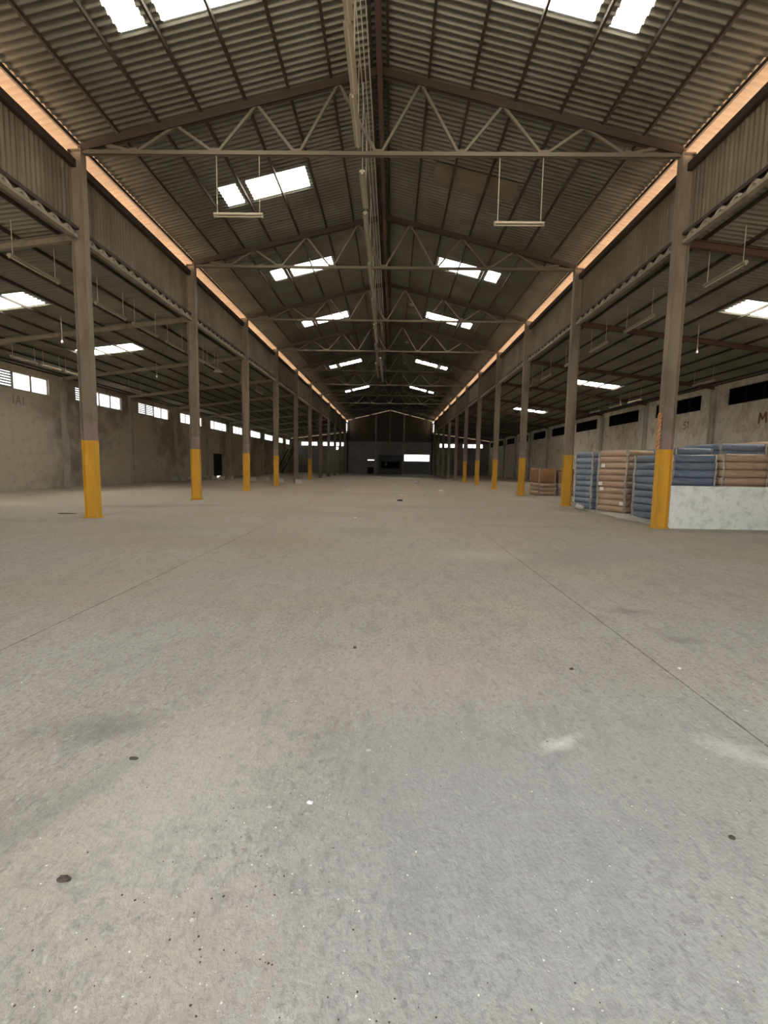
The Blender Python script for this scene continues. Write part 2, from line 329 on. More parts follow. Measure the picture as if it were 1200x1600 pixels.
wall_l = wall_side(-1, LEFTW, wins, (46.1, 48.4, 2.4)); wall_r = wall_side(1, RIGHTW, wins)
LOUV = {(2, 0), (2, 1), (3, 0), (4, 0), (4, 1), (1, 0)}
wn = 0
for side in (-1, 1):
    for wi, (a, c) in enumerate(wins):
        wn += 1; root = struct(empty('window_%d' % wn, (side * (WX + .1), a, 4.8)), None)
        Lw = c - a; f = MB(); t = .035
        for (y0, y1, z0, z1) in ((0, Lw, 0, .04), (0, Lw, .78, .82), (0, .04, 0, .82), (Lw - .04, Lw, 0, .82)): f.box(-t, t, y0, y1, z0, z1)
        FM = FRAME if side < 0 else DFRAME; f.build('window_frame', FM, root)
        for q in range(1, 4): mm = MB(); mm.box(-t, t, Lw * q / 4 - .04, Lw * q / 4 + .04, .04, .78); mm.build('mullion', FM, root)
        for q in range(4):
            y0, y1 = Lw * q / 4 + .04, Lw * (q + 1) / 4 - .04
            if side < 0 and (wi, q) in LOUV:
                for s in range(6):
                    b = MB(); zc = .08 + s * .125; b.bar((0, y0, zc), (0, y1, zc), .115, .008, up=(.75, 0, .66)); b.build('louvre_slat', FRAME, root)
            else:
                b = MB(); b.box(-.004, .004, y0, y1, .04, .78); b.build('pane', PANE if side < 0 else DGLASS, root)  # right-hand panes are opaque near-black, painting in the darkness behind them
# metal door in the left wall, hung clear of the floor so daylight shows beneath
d = struct(empty('door_1', (-WX - .1, 47.25, 0)), 'dark steel door in the window wall with daylight beneath')
b = MB(); b.box(-.03, .03, -1.1, 1.1, .13, 2.36); lf = b.build('door_leaf', BLACK, d)
b = MB(); b.box(-.1, .1, -1.15, -1.1, 0, 2.4); b.box(-.1, .1, 1.1, 1.15, 0, 2.4); b.box(-.1, .1, -1.15, 1.15, 2.36, 2.4); b.build('door_frame', DARK, d)

# painted lettering on the side walls
H = math.pi / 2
STROKES = {'M': (.85, [((0, 0), (.08, 1)), ((.08, 1), (.42, .35)), ((.42, .35), (.78, 1)), ((.78, 1), (.85, 0))]), '1': (.3, [((.18, 0), (.18, 1)), ((.18, 1), (0, .78))]),
           '5': (.5, [((.48, 1), (.06, 1)), ((.06, 1), (.04, .56)), ((.04, .56), (.36, .58)), ((.36, .58), (.48, .32)), ((.48, .32), (.34, .04)), ((.34, .04), (0, .06))]),
           'I': (.16, [((.08, 0), (.08, 1))]), 'A': (.7, [((0, 0), (.35, 1)), ((.35, 1), (.7, 0)), ((.14, .38), (.56, .38))])}
def lettering(txt, h, side, y, z, M, parent, th):
    """brush-painted strokes standing a few millimetres proud of the plaster; text runs to the reader's right"""
    b = MB(); u = 0; x = side * (WX - .003); dy = -side
    for ch in txt:
        wd, st = STROKES[ch]
        for (p, q) in st:
            b.bar((x, y + dy * (u + p[0] * h), z + p[1] * h), (x, y + dy * (u + q[0] * h), z + q[1] * h), th, .006, up=(1, 0, 0))
        u += (wd + .28) * h
    o = b.build('lettering', M, parent); o['label'] = 'faded painted lettering reading ' + txt
lettering('M1', .50, 1, 21.95, 3.70, LETTER, wall_r, .10)
lettering('51', .40, 1, 27.5, 3.88, LETTER, wall_r, .06)
lettering('IAI', .42, -1, 21.75, 4.1, LETTER2, wall_l, .05)

# ------------------------------------------------------------------ far wall
fw = MB(); A, B = YF, YF + .22
# (x0,x1,z0,z1) openings in the lower wall
ops = [(-15.6, -12.7, 4.72, 5.42), (-11.8, -7.85, 4.72, 5.42), (8.5, 11.45, 4.72, 5.42), (12.75, 16.3, 4.72, 5.42), (2.4, 7.0, 0, 3.42), (-3.9, -2.75, 0, 1.15), (-3.85, -2.7, 2.32, 2.46)]
xs = sorted({-WX - .2, WX + .2, *[o[0] for o in ops], *[o[1] for o in ops]})
for i in range(len(xs) - 1):
    x0, x1 = xs[i], xs[i + 1]; mid = (x0 + x1) / 2; z = -.15
    for o in sorted([o for o in ops if o[0] <= mid <= o[1]], key=lambda o: o[2]):
        if o[2] > z: fw.box(x0, x1, A, B, z, o[2])
        z = o[3]
    fw.box(x0, x1, A, B, z, 5.62)
wall_far = struct(fw.build('wall_far', FARW), 'dim grey far end wall with high bright windows')
gb = MB(); x = -WX
def gz(x): return (zn(x) if abs(x) < 7.5 else za(x)) - .11
prof = []
n = 240
for i in range(n + 1):
    x = -WX + 2 * WX * i / n; prof.append((x, A + .1 + .02 * math.cos(i * math.pi)))
vs = []; fs = []
for (x, y) in prof: vs += [(x, y, 5.6), (x, y, gz(x))]
fs = [(2 * k, 2 * k + 2, 2 * k + 3, 2 * k + 1) for k in range(n)]
gb.add(vs, fs); gb.build('gable_cladding', GABLE, wall_far)
for x in (-7.4, -2.45, 2.45, 7.4): b = MB(); b.box(x - .14, x + .14, A - .16, A, 0, 8.9 if abs(x) > 5 else 10.2); b.build('pilaster', PILA if abs(x) < 5 else DARK, wall_far)
b = MB(); b.box(-.12, .12, A - .14, A, 4.5, 10.85); b.build('gable_post', MIDS, wall_far)
for (x0, x1, z0, z1) in ops[:4]:
    wn += 1; root = struct(empty('window_%d' % wn, (x0, A + .1, z0))); f = MB(); Lw = x1 - x0; h = z1 - z0
    for (a, c, e, g_) in ((0, Lw, 0, .04), (0, Lw, h - .04, h), (0, .05, 0, h), (Lw - .05, Lw, 0, h)): f.box(a, c, -.03, .03, e, g_)
    f.build('window_frame', FRAME, root)
    for q in range(4):
        if q: mm = MB(); mm.box(Lw * q / 4 - .05, Lw * q / 4 + .05, -.03, .03, .04, h - .04); mm.build('mullion', FRAME, root)
        b = MB(); b.box(Lw * q / 4 + .05, Lw * (q + 1) / 4 - .05, -.004, .004, .04, h - .04); b.build('pane', PANE, root)
d = struct(empty('door_2', (4.7, A + .1, 0)), 'wide grey slatted door with a bright gap above it')
for s in range(15): b = MB(); yy = .012 * (s % 2); b.box(-2.3, 2.3, -.03 + yy, -.005 + yy, s * .153, s * .153 + .162); b.build('door_slat', SHUT, d)
d = struct(empty('door_3', (-3.325, A + .08, 0)), 'low dark doorway in the far wall'); b = MB(); b.box(-.574, .574, -.02, .02, .0, 1.149); b.build('door_leaf', BLACK, d)
# front wall behind the camera: wide open front
f = MB(); f.box(-WX - .2, -7.3, YB - .25, YB, -.15, 6.2); f.box(7.3, WX + .2, YB - .25, YB, -.15, 6.2); f.box(-7.3, 7.3, YB - .25, YB, 7.2, 9.2)
struct(f.build('wall_front', FARW), 'front wall with the wide open entrance')

# ------------------------------------------------------------------ columns
def make_column(side, yellow):
    root = empty('steel_column')
    def hsec(b, z0, z1, mi=0, dx=.165, dy=.10, t=.014):
        b.box(-dx, -dx + t, -dy, dy, z0, z1, mi); b.box(dx - t, dx, -dy, dy, z0, z1, mi); b.box(-dx + t, dx - t, -.007, .007, z0, z1, mi)
    b = MB(); hsec(b, 2.5, 9.02); b.box(-.165, .165, -.10, .10, 9.02, 9.04); b.build('shaft', SHAFT, root)
    b = MB(); hsec(b, 2.02, 2.5); b.build('mauve_band', MAUVE, root)['label'] = 'faded mauve paint above the base'
    b = MB(); hsec(b, .02, 2.02); p = b.build('painted_base', YEL if yellow else SHAFT, root)
    if yellow: p['label'] = 'yellow painted lower length'
    b = MB(); b.box(-.2, .2, -.15, .15, 0, .02)
    for (i, j) in ((-1, -1), (1, -1), (1, 1), (-1, 1)): b.tube([(i * .17, j * .12, .02), (i * .17, j * .12, .045)], .016)
    b.build('base_plate', YEL if yellow else DARK, root)
    b = MB(); xo = -side * .10; b.box(xo - .03, xo + .03, -.05, .05, 9.04, zn(W) - .16); b.build('top_stub', RED, root)
    return root
YL, YRr = {0, 1, 2, 3, 5}, {0, 1, 2, 3, 4, 5}
row = {-1: 'window-side row', 1: 'mattress-side row'}
for side in (-1, 1):
    protos = {}
    for n in range(11):
        y = Y1 + n * SP; ye = n in (YL if side < 0 else YRr)
        if ye not in protos: c = protos[ye] = make_column(side, ye)
        else: c = copy_tree(protos[ye])
        c.location = (side * W, y, 0)
        tag(c, '%s steel column from the entrance, %s, %s' % (ORD[n], row[side], 'yellow foot' if ye else 'brown to the floor'), 'column', 'steel columns in two rows')

# ------------------------------------------------------------------ roof trusses
def make_truss():
    root = empty('roof_truss')
    for sd in (-1, 1):
        b = MB()
        for dy in (-.045, .045):
            b.bar((0, dy, ZR - .26), (sd * 7.26, dy, zn(7.26) - .26), .03, .17)
        b.build('top_chord', DARK, root)
    b = MB()
    for dy in (-.035, .035): b.bar((-7.24, dy, 9.0), (7.24, dy, 9.0), .03, .09)
    b.build('bottom_chord', PALE, root)
    tops = [-7, -5, -3, -1, 1, 3, 5, 7]; bots = [-6, -4, -2, 0, 2, 4, 6]
    for bx in bots:
        for tx in (bx - 1, bx + 1):
            tx = max(-6.8, min(6.8, tx))
            b = MB(); b.bar((bx * .995 + (tx - bx) * .06, 0, 9.03), (tx * .985, 0, zn(tx) - .28), .06, .06); b.build('diagonal', PALE, root)
    for bx in bots:
        b = MB(); b.box(bx - .09, bx + .09, -.008, .008, 8.96, 9.12); b.build('gusset_plate', PALE, root)
    return root
tr = make_truss()
for n in range(11):
    t = tr if n == 0 else copy_tree(tr)
    t.location = (0, Y1 + n * SP, 0)
    tag(t, '%s steel roof truss from the entrance, spanning between two columns' % ORD[n], 'truss', 'roof trusses over the middle of the hall')

# ------------------------------------------------------------------ clerestory cladding and lattice girders
def clad_mesh(seg=8):
    b = MB(); b.smooth = True; vs = []; Lh = SP / 8
    for k in range(6 * seg + 1):
        y = (Lh + .04) * k / (6 * seg) - .02; x = .018 * math.cos(2 * math.pi * k / seg); vs += [(x, y, 7.24), (x, y, 8.74)]
    return b.add(vs, [(2 * k, 2 * k + 1, 2 * k + 3, 2 * k + 2) for k in range(6 * seg)])
def make_girder():
    root = empty('lattice_girder'); L0, L1 = .20, SP - .20
    b = MB(); b.box(-.05, .05, L0, L1, 7.17, 7.19); b.box(-.05, -.04, L0, L1, 7.12, 7.19); b.box(.04, .05, L0, L1, 7.12, 7.19); b.build('top_chord', DARK, root)
    b = MB(); b.box(-.07, .07, L0, L1, 6.92, 6.94); b.box(-.07, -.058, L0, L1, 6.94, 7.0); b.box(.058, .07, L0, L1, 6.94, 7.0); b.build('bottom_chord', MIDS, root)
    b = MB(); nn = 26
    for k in range(nn):
        ya = L0 + (L1 - L0) * k / nn; yb = L0 + (L1 - L0) * (k + 1) / nn; z0, z1 = (6.97, 7.14) if k % 2 == 0 else (7.14, 6.97)
        b.bar((0, ya, z0), (0, yb, z1), .07, .03, up=(1, 0, 0))
    o = b.build('lacing', LACE, root); o['kind'] = 'stuff'
    return root
gd = make_girder(); cm = clad_mesh().mesh('cladding_sheet', CLAD)
for side in (-1, 1):
    nm = 'wall_clerestory_left' if side < 0 else 'wall_clerestory_right'
    b = MB(); xi = side * (W + .02); b.box(min(xi, xi + side * .12), max(xi, xi + side * .12), YB, YF - .1, 8.66, 8.84)
    wc = struct(b.build(nm, DARK), 'brown corrugated cladding above the %s row of columns, under the lit eaves' % ('window-side' if side < 0 else 'mattress-side'))
    b = MB(); b.box(min(xi, xi + side * .1), max(xi, xi + side * .1), YB, YF - .1, 7.20, 7.26); b.build('bottom_rail', DARK, wc)
    big = MB(); big.smooth = True
    for n in range(-2, 11):
        for k in range(8):
            y = Y1 + n * SP + k * SP / 8
            if y > YF - .9: continue
            if -1 <= n <= 2: link('cladding_sheet', cm, wc, (side * (W + .17) + R.uniform(-.002, .002), y, 0))
            else:
                t = clad_mesh(4); big.add([(p[0] + side * (W + .17), p[1] + y, p[2]) for p in t.v], t.f)
    big.build('cladding_sheeting', CLAD, wc)['kind'] = 'stuff'
    for n in range(-1, 10):
        gg = gd if (n == -1 and side == -1) else copy_tree(gd)
        gg.location = (side * W, Y1 + n * SP, 0)
        lab = 'steel lattice girder before the first column, %s' % row[side] if n < 0 else 'steel lattice girder between %s and %s columns, %s' % (ORD[n], ORD[n + 1], row[side])
        tag(gg, lab, 'girder', 'lattice girders under the cladding')
# rafters of the side aisles
for side in (-1, 1):
    M = RED if side > 0 else MIDS
    for n in range(11):
        root = thing('rafter_beam', 'sloping steel side-roof rafter at the %s column, %s' % (ORD[n], row[side]), 'beam', (side * W, Y1 + n * SP, 0), 0, 'rafters of the side roofs')
        x0, x1 = .21, WX - W; b = MB()
        for (dz, wd, ht) in ((-.115, .12, .016), (-.275, .12, .016)):
            b.bar((side * x0, 0, ZA - SA * x0 + dz), (side * x1, 0, ZA - SA * x1 + dz), wd, ht)
        b.build('flange', M, root)
        b = MB(); b.bar((side * x0, 0, ZA - SA * x0 - .195), (side * x1, 0, ZA - SA * x1 - .195), .014, .15); b.build('web', M, root)

# ------------------------------------------------------------------ lights
def make_batten(L, drop, label, loc, rz, group, w_=.12):
    root = thing('batten_light', label, 'light fitting', loc, rz, group)
    b = MB(); b.add([(0, -w_ / 2, .0), (0, w_ / 2, .0), (0, w_ / 2 * .6, .06), (0, -w_ / 2 * .6, .06), (L, -w_ / 2, .0), (L, w_ / 2, .0), (L, w_ / 2 * .6, .06), (L, -w_ / 2 * .6, .06)],
                    [(0, 1, 2, 3), (7, 6, 5, 4), (0, 4, 5, 1), (1, 5, 6, 2), (2, 6, 7, 3), (3, 7, 4, 0)]); b.build('housing', WHITEP, root)
    b = MB(); b.tube([(.06, 0, -.022), (L - .06, 0, -.022)], .017, 8); b.build('fluorescent_tube', TUBE, root)
    for x in (.0, L - .05): b = MB(); b.box(x, x + .05, -.025, .025, -.045, .0); b.build('lamp_holder', WHITEP, root)
    if drop:
        for x in (L * .07, L * .93): b = MB(); b.tube([(x, 0, .06), (x, 0, .06 + drop)], .009, 5); b.build('hanger', WIRE, root)
    return root
make_batten(1.22, 1.32, 'pale fluorescent batten hung below the first truss, window side', (-4.05, Y1, 7.57), 0, 'fluorescent battens below the first truss')
make_batten(1.22, 1.46, 'pale fluorescent batten hung below the first truss, mattress side', (2.85, Y1, 7.42), 0, 'fluorescent battens below the first truss')
rid = [(7.2, 8.75, -.42, 9.12, 0), (8.78, 10.33, -.45, 9.12, 0), (10.36, 11.93, -.49, 9.12, 0), (12.0, 13.6, -.40, 8.60, .6), (13.85, 17.0, -.43, 8.60, .6), (17.15, 20.6, -.47, 8.62, .6), (20.75, 24.2, -.52, 8.64, .6), (24.4, 28.0, -.57, 8.66, .6), (28.2, 33, -.66, 8.66, .6), (33.2, 38.5, -.80, 8.6, .7), (30.5, 39, -.42, 8.35, .9)]
for i, (a, c, x, z, dr) in enumerate(rid):
    make_batten(c - a, zn(x) - z - .08, '%s fluorescent batten from the entrance in the line hung beside the ridge' % ORD[i], (x, a, z), H, 'fluorescent battens beside the ridge', .16)
def aisle_batten(x, a, c, z, label, grp): make_batten(c - a, za(x) - z - .12, label, (x, a, z), H, grp)
for i, (a, c) in enumerate([(11.1, 12.7), (14.25, 15.8), (16.25, 17.9), (18.62, 20.1), (20.9, 22.3), (22.6, 23.7), (27.5, 29.1), (30.6, 32.2), (34.5, 36.1)]):
    aisle_batten(-8.53, a, c, 6.2, '%s fluorescent batten from the entrance, window-side roof' % ORD[i], 'fluorescent battens in the window-side roof')
for i, (a, c) in enumerate([(18.75, 20.1), (20.4, 21.55), (21.8, 22.95), (27, 28.5)]):
    aisle_batten(-14.9, a, c, 5.6, '%s fluorescent batten from the entrance close to the bright windows' % ORD[i], 'fluorescent battens close to the bright windows')
for i, (a, c) in enumerate([(11.1, 12.5), (14.8, 16.6), (17.9, 19.4), (20.6, 22.1), (24, 25.5), (27, 28.5)]):
    aisle_batten(8.4, a, c, 6.2, '%s fluorescent batten from the entrance, mattress-side roof' % ORD[i], 'fluorescent battens in the mattress-side roof')
for i, (a, c) in enumerate([(16.6, 18.1), (21.5, 23.0), (27.6, 29.1), (30, 31.6), (33, 34.6)]):
    aisle_batten(14.9, a, c, 5.55, '%s fluorescent batten from the entrance near the dark windows' % ORD[i], 'fluorescent battens near the dark windows')
for (x, y, z, lab) in ((-11.62, 17.1, 5.8, 'white pendant bulb on a cord under the first window-side skylight'), (-11.55, 23.75, 5.8, 'white pendant bulb on a cord beyond the second window-side skylight'), (-12.34, 18.96, 5.8, 'white pendant bulb beside the first yellow-footed column, window side'), (11.45, 17.42, 5.8, 'white pendant bulb on a cord in the mattress-side roof')):
    root = thing('pendant_bulb', lab, 'bulb', (x, y, z), 0, 'pendant bulbs in the side roofs')
    b = MB(); b.tube([(0, 0, .06), (0, 0, za(x) - z - .015)], .008, 5); b.build('cord', WIRE, root)
    b = MB(); b.tube([(0, 0, .03), (0, 0, .10)], .022, 8); b.build('lamp_holder', WHITEP, root)
    b = MB(); b.smooth = True; b.tube([(0, 0, .04), (0, 0, .01), (0, 0, -.03), (0, 0, -.06), (0, 0, -.075)], [.018, .03, .045, .034, .01], 10); b.build('bulb', BULB, root)
for k, x in enumerate((-.36, -.27, -.17)):
    b = MB(); b.tube([(x, yy, 9.95 - .03 * k - (.05 if i % 2 else 0)) for i, yy in enumerate([y * 3.2 + 5.6 for y in range(11)])], .011, 5)
    tag(b.build('cable', WIRE), '%s thin pale cable strung beside the ridge, counted from the battens' % ORD[k], 'cable', 'cables beside the ridge')

# ------------------------------------------------------------------ low white wall and mattress stacks
b = MB(); b.box(7.60, 13.4, Y1 - .09, Y1 + .09, -.012, 1.09); lw = struct(b.build('wall_low', WHITEW), 'low whitewashed wall running out from the first yellow column')
b = MB(); b.box(7.59, 13.4, Y1 - .10, Y1 + .10, 1.065, 1.10); b.build('wall_coping', WHITEW, lw)
def mattress_mesh(lx, ly, t, seed, M):
    rr = random.Random(seed); b = MB(); b.smooth = True
    nx, ny = 12, 12; ring = []
    per = []
    for i in range(nx): per.append((-lx / 2 + lx * i / nx, -ly / 2, 0, -1))
    for i in range(ny): per.append((lx / 2, -ly / 2 + ly * i / ny, 1, 0))
    for i in range(nx): per.append((lx / 2 - lx * i / nx, ly / 2, 0, 1))
    for i in range(ny): per.append((-lx / 2, ly / 2 - ly * i / ny, -1, 0))
    prof = [(.0, -.055), (.10, -.018), (.3, .0), (.5, .006), (.7, .0), (.9, -.018), (1.0, -.055)]
    ph = [rr.uniform(0, 6.28) for _ in range(4)]
    vs = []; P = len(per)
    for (h, o) in prof:
        for (x, y, nx_, ny_) in per:
            cx = max(-lx / 2 + .04, min(lx / 2 - .04, x)); cy = max(-ly / 2 + .04, min(ly / 2 - .04, y))
            dx, dy = x - cx, y - cy; l = math.hypot(dx, dy); k = .04 / l if l > .04 else 1
            wv = .010 * math.sin(5 * x + 4 * y + ph[0]) + rr.uniform(-.006, .006)
            l2 = math.hypot(dx, dy) or 1; X = cx + dx * k + dx / l2 * (o + wv); Y = cy + dy * k + dy / l2 * (o + wv)
            vs.append((X, Y, h * t + (.007 * math.sin(6 * x - 5 * y + ph[1]) if 0 < h < 1 else 0)))
    fs = []
    for j in range(len(prof) - 1):
        for i in range(P): fs.append((j * P + i, j * P + (i + 1) % P, (j + 1) * P + (i + 1) % P, (j + 1) * P + i))
    fs.append(tuple(range(P))[::-1]); fs.append(tuple(range((len(prof) - 1) * P, len(prof) * P)))
    b.add(vs, fs); return b.mesh('cover', M)
def wrap_mesh(t, seed):
    """crumpled end of the plastic sleeve, gathered at a corner of the mattress"""
    rr = random.Random(seed); b = MB(); b.smooth = True; vs = []; n = 6
    for j in range(5):
        for i in range(n):
            a = i / (n - 1) * math.pi * 1.25 - .4; q = .022 + rr.uniform(0, .05)
            vs.append((math.cos(a) * q, math.sin(a) * q, t * (.03 + .235 * j)))
    fs = [(j * n + i, j * n + i + 1, (j + 1) * n + i + 1, (j + 1) * n + i) for j in range(4) for i in range(n - 1)]
    return b.add(vs, fs).mesh('plastic_wrap', WRAP)
def stack(x0, x1, y0, y1, h, n, col, where, group, faces=('nave',), stickers=(), rz=0):
    lx, ly, t = x1 - x0, y1 - y0, h / n
    ms = [mattress_mesh(lx, ly, t - .004, hash_(where) + k, BLUE if col == 'blue' else TAN) for k in range(3)]
    wr = [wrap_mesh(t, 5 + k) for k in range(3)]
    for k in range(n):
        lvl = 'topmost' if k == n - 1 else ('lowest' if k == 0 else ORD[k] + ' from the floor')
        root = thing('mattress', '%s wrapped mattress, %s, stack %s' % (col, lvl, where), 'mattress', ((x0 + x1) / 2 + R.uniform(-.015, .015), (y0 + y1) / 2 + R.uniform(-.015, .015), .016 + k * t), rz + R.uniform(-.006, .006), group)
        link('cover', ms[k % 3], root)
        cs = []
        if 'nave' in faces: cs += [(-lx / 2, -ly / 2 + .03, 2.6), (-lx / 2, ly / 2 - .03, 2.6)]
        if 'front' in faces: cs += [(-lx / 2 + .03, -ly / 2, -1.9), (lx / 2 - .03, -ly / 2, -1.9)]
        for (x, y, a) in cs: link('plastic_wrap', wr[R.randrange(3)], root, (x, y, 0), a)
        for (kk, yy, zz) in stickers:
            if kk == k: b = MB(); b.box(-lx / 2 - .022, -lx / 2 - .012, yy - .08, yy + .08, zz, zz + .12); b.build('care_label', STICK, root)['label'] = 'white printed label'
def hash_(s): return sum(ord(c) * (i + 1) for i, c in enumerate(s)) % 9973
def fanned(ax, ay, L, depth, rz, *a, **k):
    """a stack whose nave face starts at (ax, ay) and runs L toward the entrance, turned by rz"""
    dx, dy = math.sin(rz), -math.cos(rz); nx, ny = math.cos(rz), math.sin(rz)
    cx, cy = ax + dx * L / 2 + nx * depth / 2, ay + dy * L / 2 + ny * depth / 2
    stack(cx - depth / 2, cx + depth / 2, cy - L / 2, cy + L / 2, *a, rz=rz, **k)
fanned(7.47, 17.85, .94, .92, math.radians(18.4), 2.10, 10, 'blue', 'beside the second yellow column', 'blue mattresses beside the second yellow column')
fanned(7.88, 16.78, 1.20, 1.26, math.radians(24), 2.14, 10, 'tan', 'between the two blue stacks', 'tan mattresses between the blue stacks', stickers=((7, .40, .04), (4, .44, .05), (3, .38, .08), (1, -.46, .04)))
stack(8.22, 9.46, 13.00, 14.95, 1.92, 9, 'blue', 'by first yellow column behind low wall', 'blue mattresses behind the low wall', faces=('nave', 'front'))
stack(9.62, 10.90, 13.00, 14.90, 1.96, 9, 'tan', 'behind the low wall middle', 'tan mattresses behind the low wall', faces=('front',))
stack(11.08, 12.36, 13.00, 14.90, 1.94, 9, 'tan', 'behind the low wall far end', 'tan mattresses at the end of the low wall', faces=('front',))
stack(9.56, 10.74, 15.10, 17.0, 2.20, 10, 'blue', 'in the back row, nearer the columns', 'blue mattresses in the back row', faces=('front',))
stack(10.95, 12.45, 15.10, 17.0, 2.36, 11, 'blue', 'in the back row, nearer the wall', 'more blue mattresses in the back row', faces=('front',))
stack(12.56, 13.9, 15.10, 17.0, 2.46, 11, 'tan', 'at the wall end of the back row', 'tan mattresses at the end of the back row', faces=('front',))
# two smaller stacks farther back: tan mattresses below a thick brown foam block
for i, (x0, x1) in enumerate(((8.45, 9.42), (9.56, 10.55))):
    wh = ('nearer third yellow column', 'farther from third yellow column')[i]
    stack(x0, x1, 25.3, 26.9, .66, 3, 'tan', 'low, ' + wh, 'tan mattresses in the low piles', faces=('front',))
    root = thing('foam_block', 'thick brown foam block on the low pile ' + wh, 'foam block', ((x0 + x1) / 2, 26.1, .675), 0, 'foam blocks on the low piles')
    hb = .80 if i == 0 else .62
    link('cover', mattress_mesh(x1 - x0 - .04, 1.55, hb, 31 + i, CARD), root)
    wm = wrap_mesh(hb, 77 + i); link('plastic_wrap', wm, root, (-(x1 - x0) / 2 + .04, -.76, 0), -1.9); link('plastic_wrap', wm, root, ((x1 - x0) / 2 - .06, -.76, 0), -1.9)
    if i == 1: root2 = thing('foam_block', 'thin brown foam slab lying on the second low pile', 'foam block', (10.05, 26.1, 1.30)); link('cover', mattress_mesh(.95, 1.5, .17, 44, CARD), root2)
# plastic sheet under the stacks
b = MB(); b.smooth = True; nx, ny = 8, 40; vs = []
for j in range(ny + 1):
    for i in range(nx + 1):
        y = 12.45 + 5.5 * j / ny; xl = 7.47 + .05 * math.sin(y * 3) + .25 * max(0, (y - 16.8)); x = xl + (8.6 - xl) * i / nx
        vs.append((x, y, .004 + .022 * abs(math.sin(y * 7 + i)) * (1 if x < 7.72 else .08) * R.random()))
b.add(vs, [(j * (nx + 1) + i, j * (nx + 1) + i + 1, (j + 1) * (nx + 1) + i + 1, (j + 1) * (nx + 1) + i) for j in range(ny) for i in range(nx)])
SHEET = mat('dusty_polythene', (.52, .50, .45), .45, noise=[((8, 8, 8), 5, .5, .7, (.40, .38, .34), .7)])
tag(b.build('plastic_sheet', SHEET), 'crumpled dusty plastic sheet spread on the floor under the mattress stacks', 'plastic sheet')
def crumple(name, label, cat, loc, rx, ry, rz, M, seed, group=None, n=40):
    rr = random.Random(seed); bm = bmesh.new(); bmesh.ops.create_icosphere(bm, subdivisions=2, radius=1)
    for v in bm.verts:
        k = 1 + rr.uniform(-.28, .22); v.co = Vector((v.co.x * rx * k, v.co.y * ry * k, max(-.0, (v.co.z * k + .75)) * rz))
    me = bpy.data.meshes.new(name); bm.to_mesh(me); bm.free(); me.materials.append(M); o = link(name, me, None, loc); return tag(o, label, cat, group)
crumple('plastic_bundle', 'crumpled white plastic bundle at the foot of the blue stack', 'plastic bundle', (7.44, 17.15, 0), .14, .28, .12, SHEET, 3)
# rope hanging on the first right column
b = MB(); b.smooth = True
for q in (0, 1): b.tube([(.028 * math.cos(t * 30 + q * math.pi), .028 * math.sin(t * 30 + q * math.pi), t) for t in [i * .9 / 60 for i in range(61)]], .026, 6)
tag(b.build('rope', ROPE, None, (W - .23, Y1 - .08, 2.02)), 'twisted orange rope hanging down beside the first yellow column by the mattresses', 'rope')

# ------------------------------------------------------------------ far end things
root = thing('office_cabin', 'dark grey site cabin standing against the middle of the far wall', 'cabin', (.15, YF - 1.5, 0))
b = MB(); b.box(-2.0, 2.0, -1.2, 1.2, .12, 3.15); b.build('cabin_body', GREYC, root)
b = MB(); b.box(-2.1, 2.1, -1.3, 1.3, 3.15, 3.25); b.build('roof', GREYC, root)
b = MB(); b.box(-1.55, 1.65, -1.23, -1.2, 1.0, 2.15); b.build('window_band', DGLASS, root)
b = MB(); b.box(-.85, -.55, -1.25, -1.22, 1.45, 1.95); b.build('pale_plate', SHUT, root)  # paler grey plate on the cabin's dark window band
b = MB(); b.box(-1.0, -.8, -1.26, -1.2, .15, .5); b.build('step_plate', SHUT, root)
for x in (-1.8, 1.8): b = MB(); b.box(x - .15, x + .15, -1.1, 1.1, 0, .12); b.build('skid', DARK, root)
for i, x in enumerate((9.55, 10.35)):
    root = thing('door_leaf', '%s pale door leaf leaning on the far wall below the windows' % ('wider' if i == 0 else 'narrower'), 'door leaf', (x, YF - .75, 0), 0, 'pale door leaves at the far wall')
    wd = .34 if i == 0 else .22; b = MB(); b.bar((0, 0, .0), (0, .45, 2.35), wd * 2, .05, up=(0, 1, 0)); b.build('panel', PILA, root); b = MB(); b.bar((wd * .75, -.02, 1.0), (wd * .75, .0, 1.1), .05, .09, up=(0, 1, 0)); b.build('handle', DARK, root)
LAMP = bpy.data.materials.new('lit_lamp'); LAMP.use_nodes = True; LAMP.node_tree.nodes['Principled BSDF'].inputs['Emission Color'].default_value = (1, .97, .9, 1); LAMP.node_tree.nodes['Principled BSDF'].inputs['Emission Strength'].default_value = 2.5
for (x, z, lab) in ((-9.25, 4.35, 'lit round lamp below the high windows of the far wall'),):
    root = thing('wall_lamp', lab, 'lamp', (x, YF - .02, z)); b = MB(); b.tube([(0, 0, 0), (0, -.10, 0)], [.30, .26], 14); b.build('lamp_body', FRAME, root)
    b = MB(); b.smooth = True; b.tube([(0, -.10, 0), (0, -.16, 0), (0, -.20, 0)], [.25, .20, .05], 14); b.build('lamp_glass', LAMP, root)
root = thing('pendant_lamp', 'pale domed pendant lamp in the window-side roof by the third column', 'lamp', (-8.55, 24.1, 6.12))
b = MB(); b.smooth = True; b.tube([(0, 0, .16), (0, 0, .12), (0, 0, .05), (0, 0, 0)], [.04, .12, .21, .24], 14); b.build('shade', TUBE, root); b = MB(); b.tube([(0, 0, .16), (0, 0, za(8.55) - 6.13)], .01, 5); b.build('cord', WIRE, root)
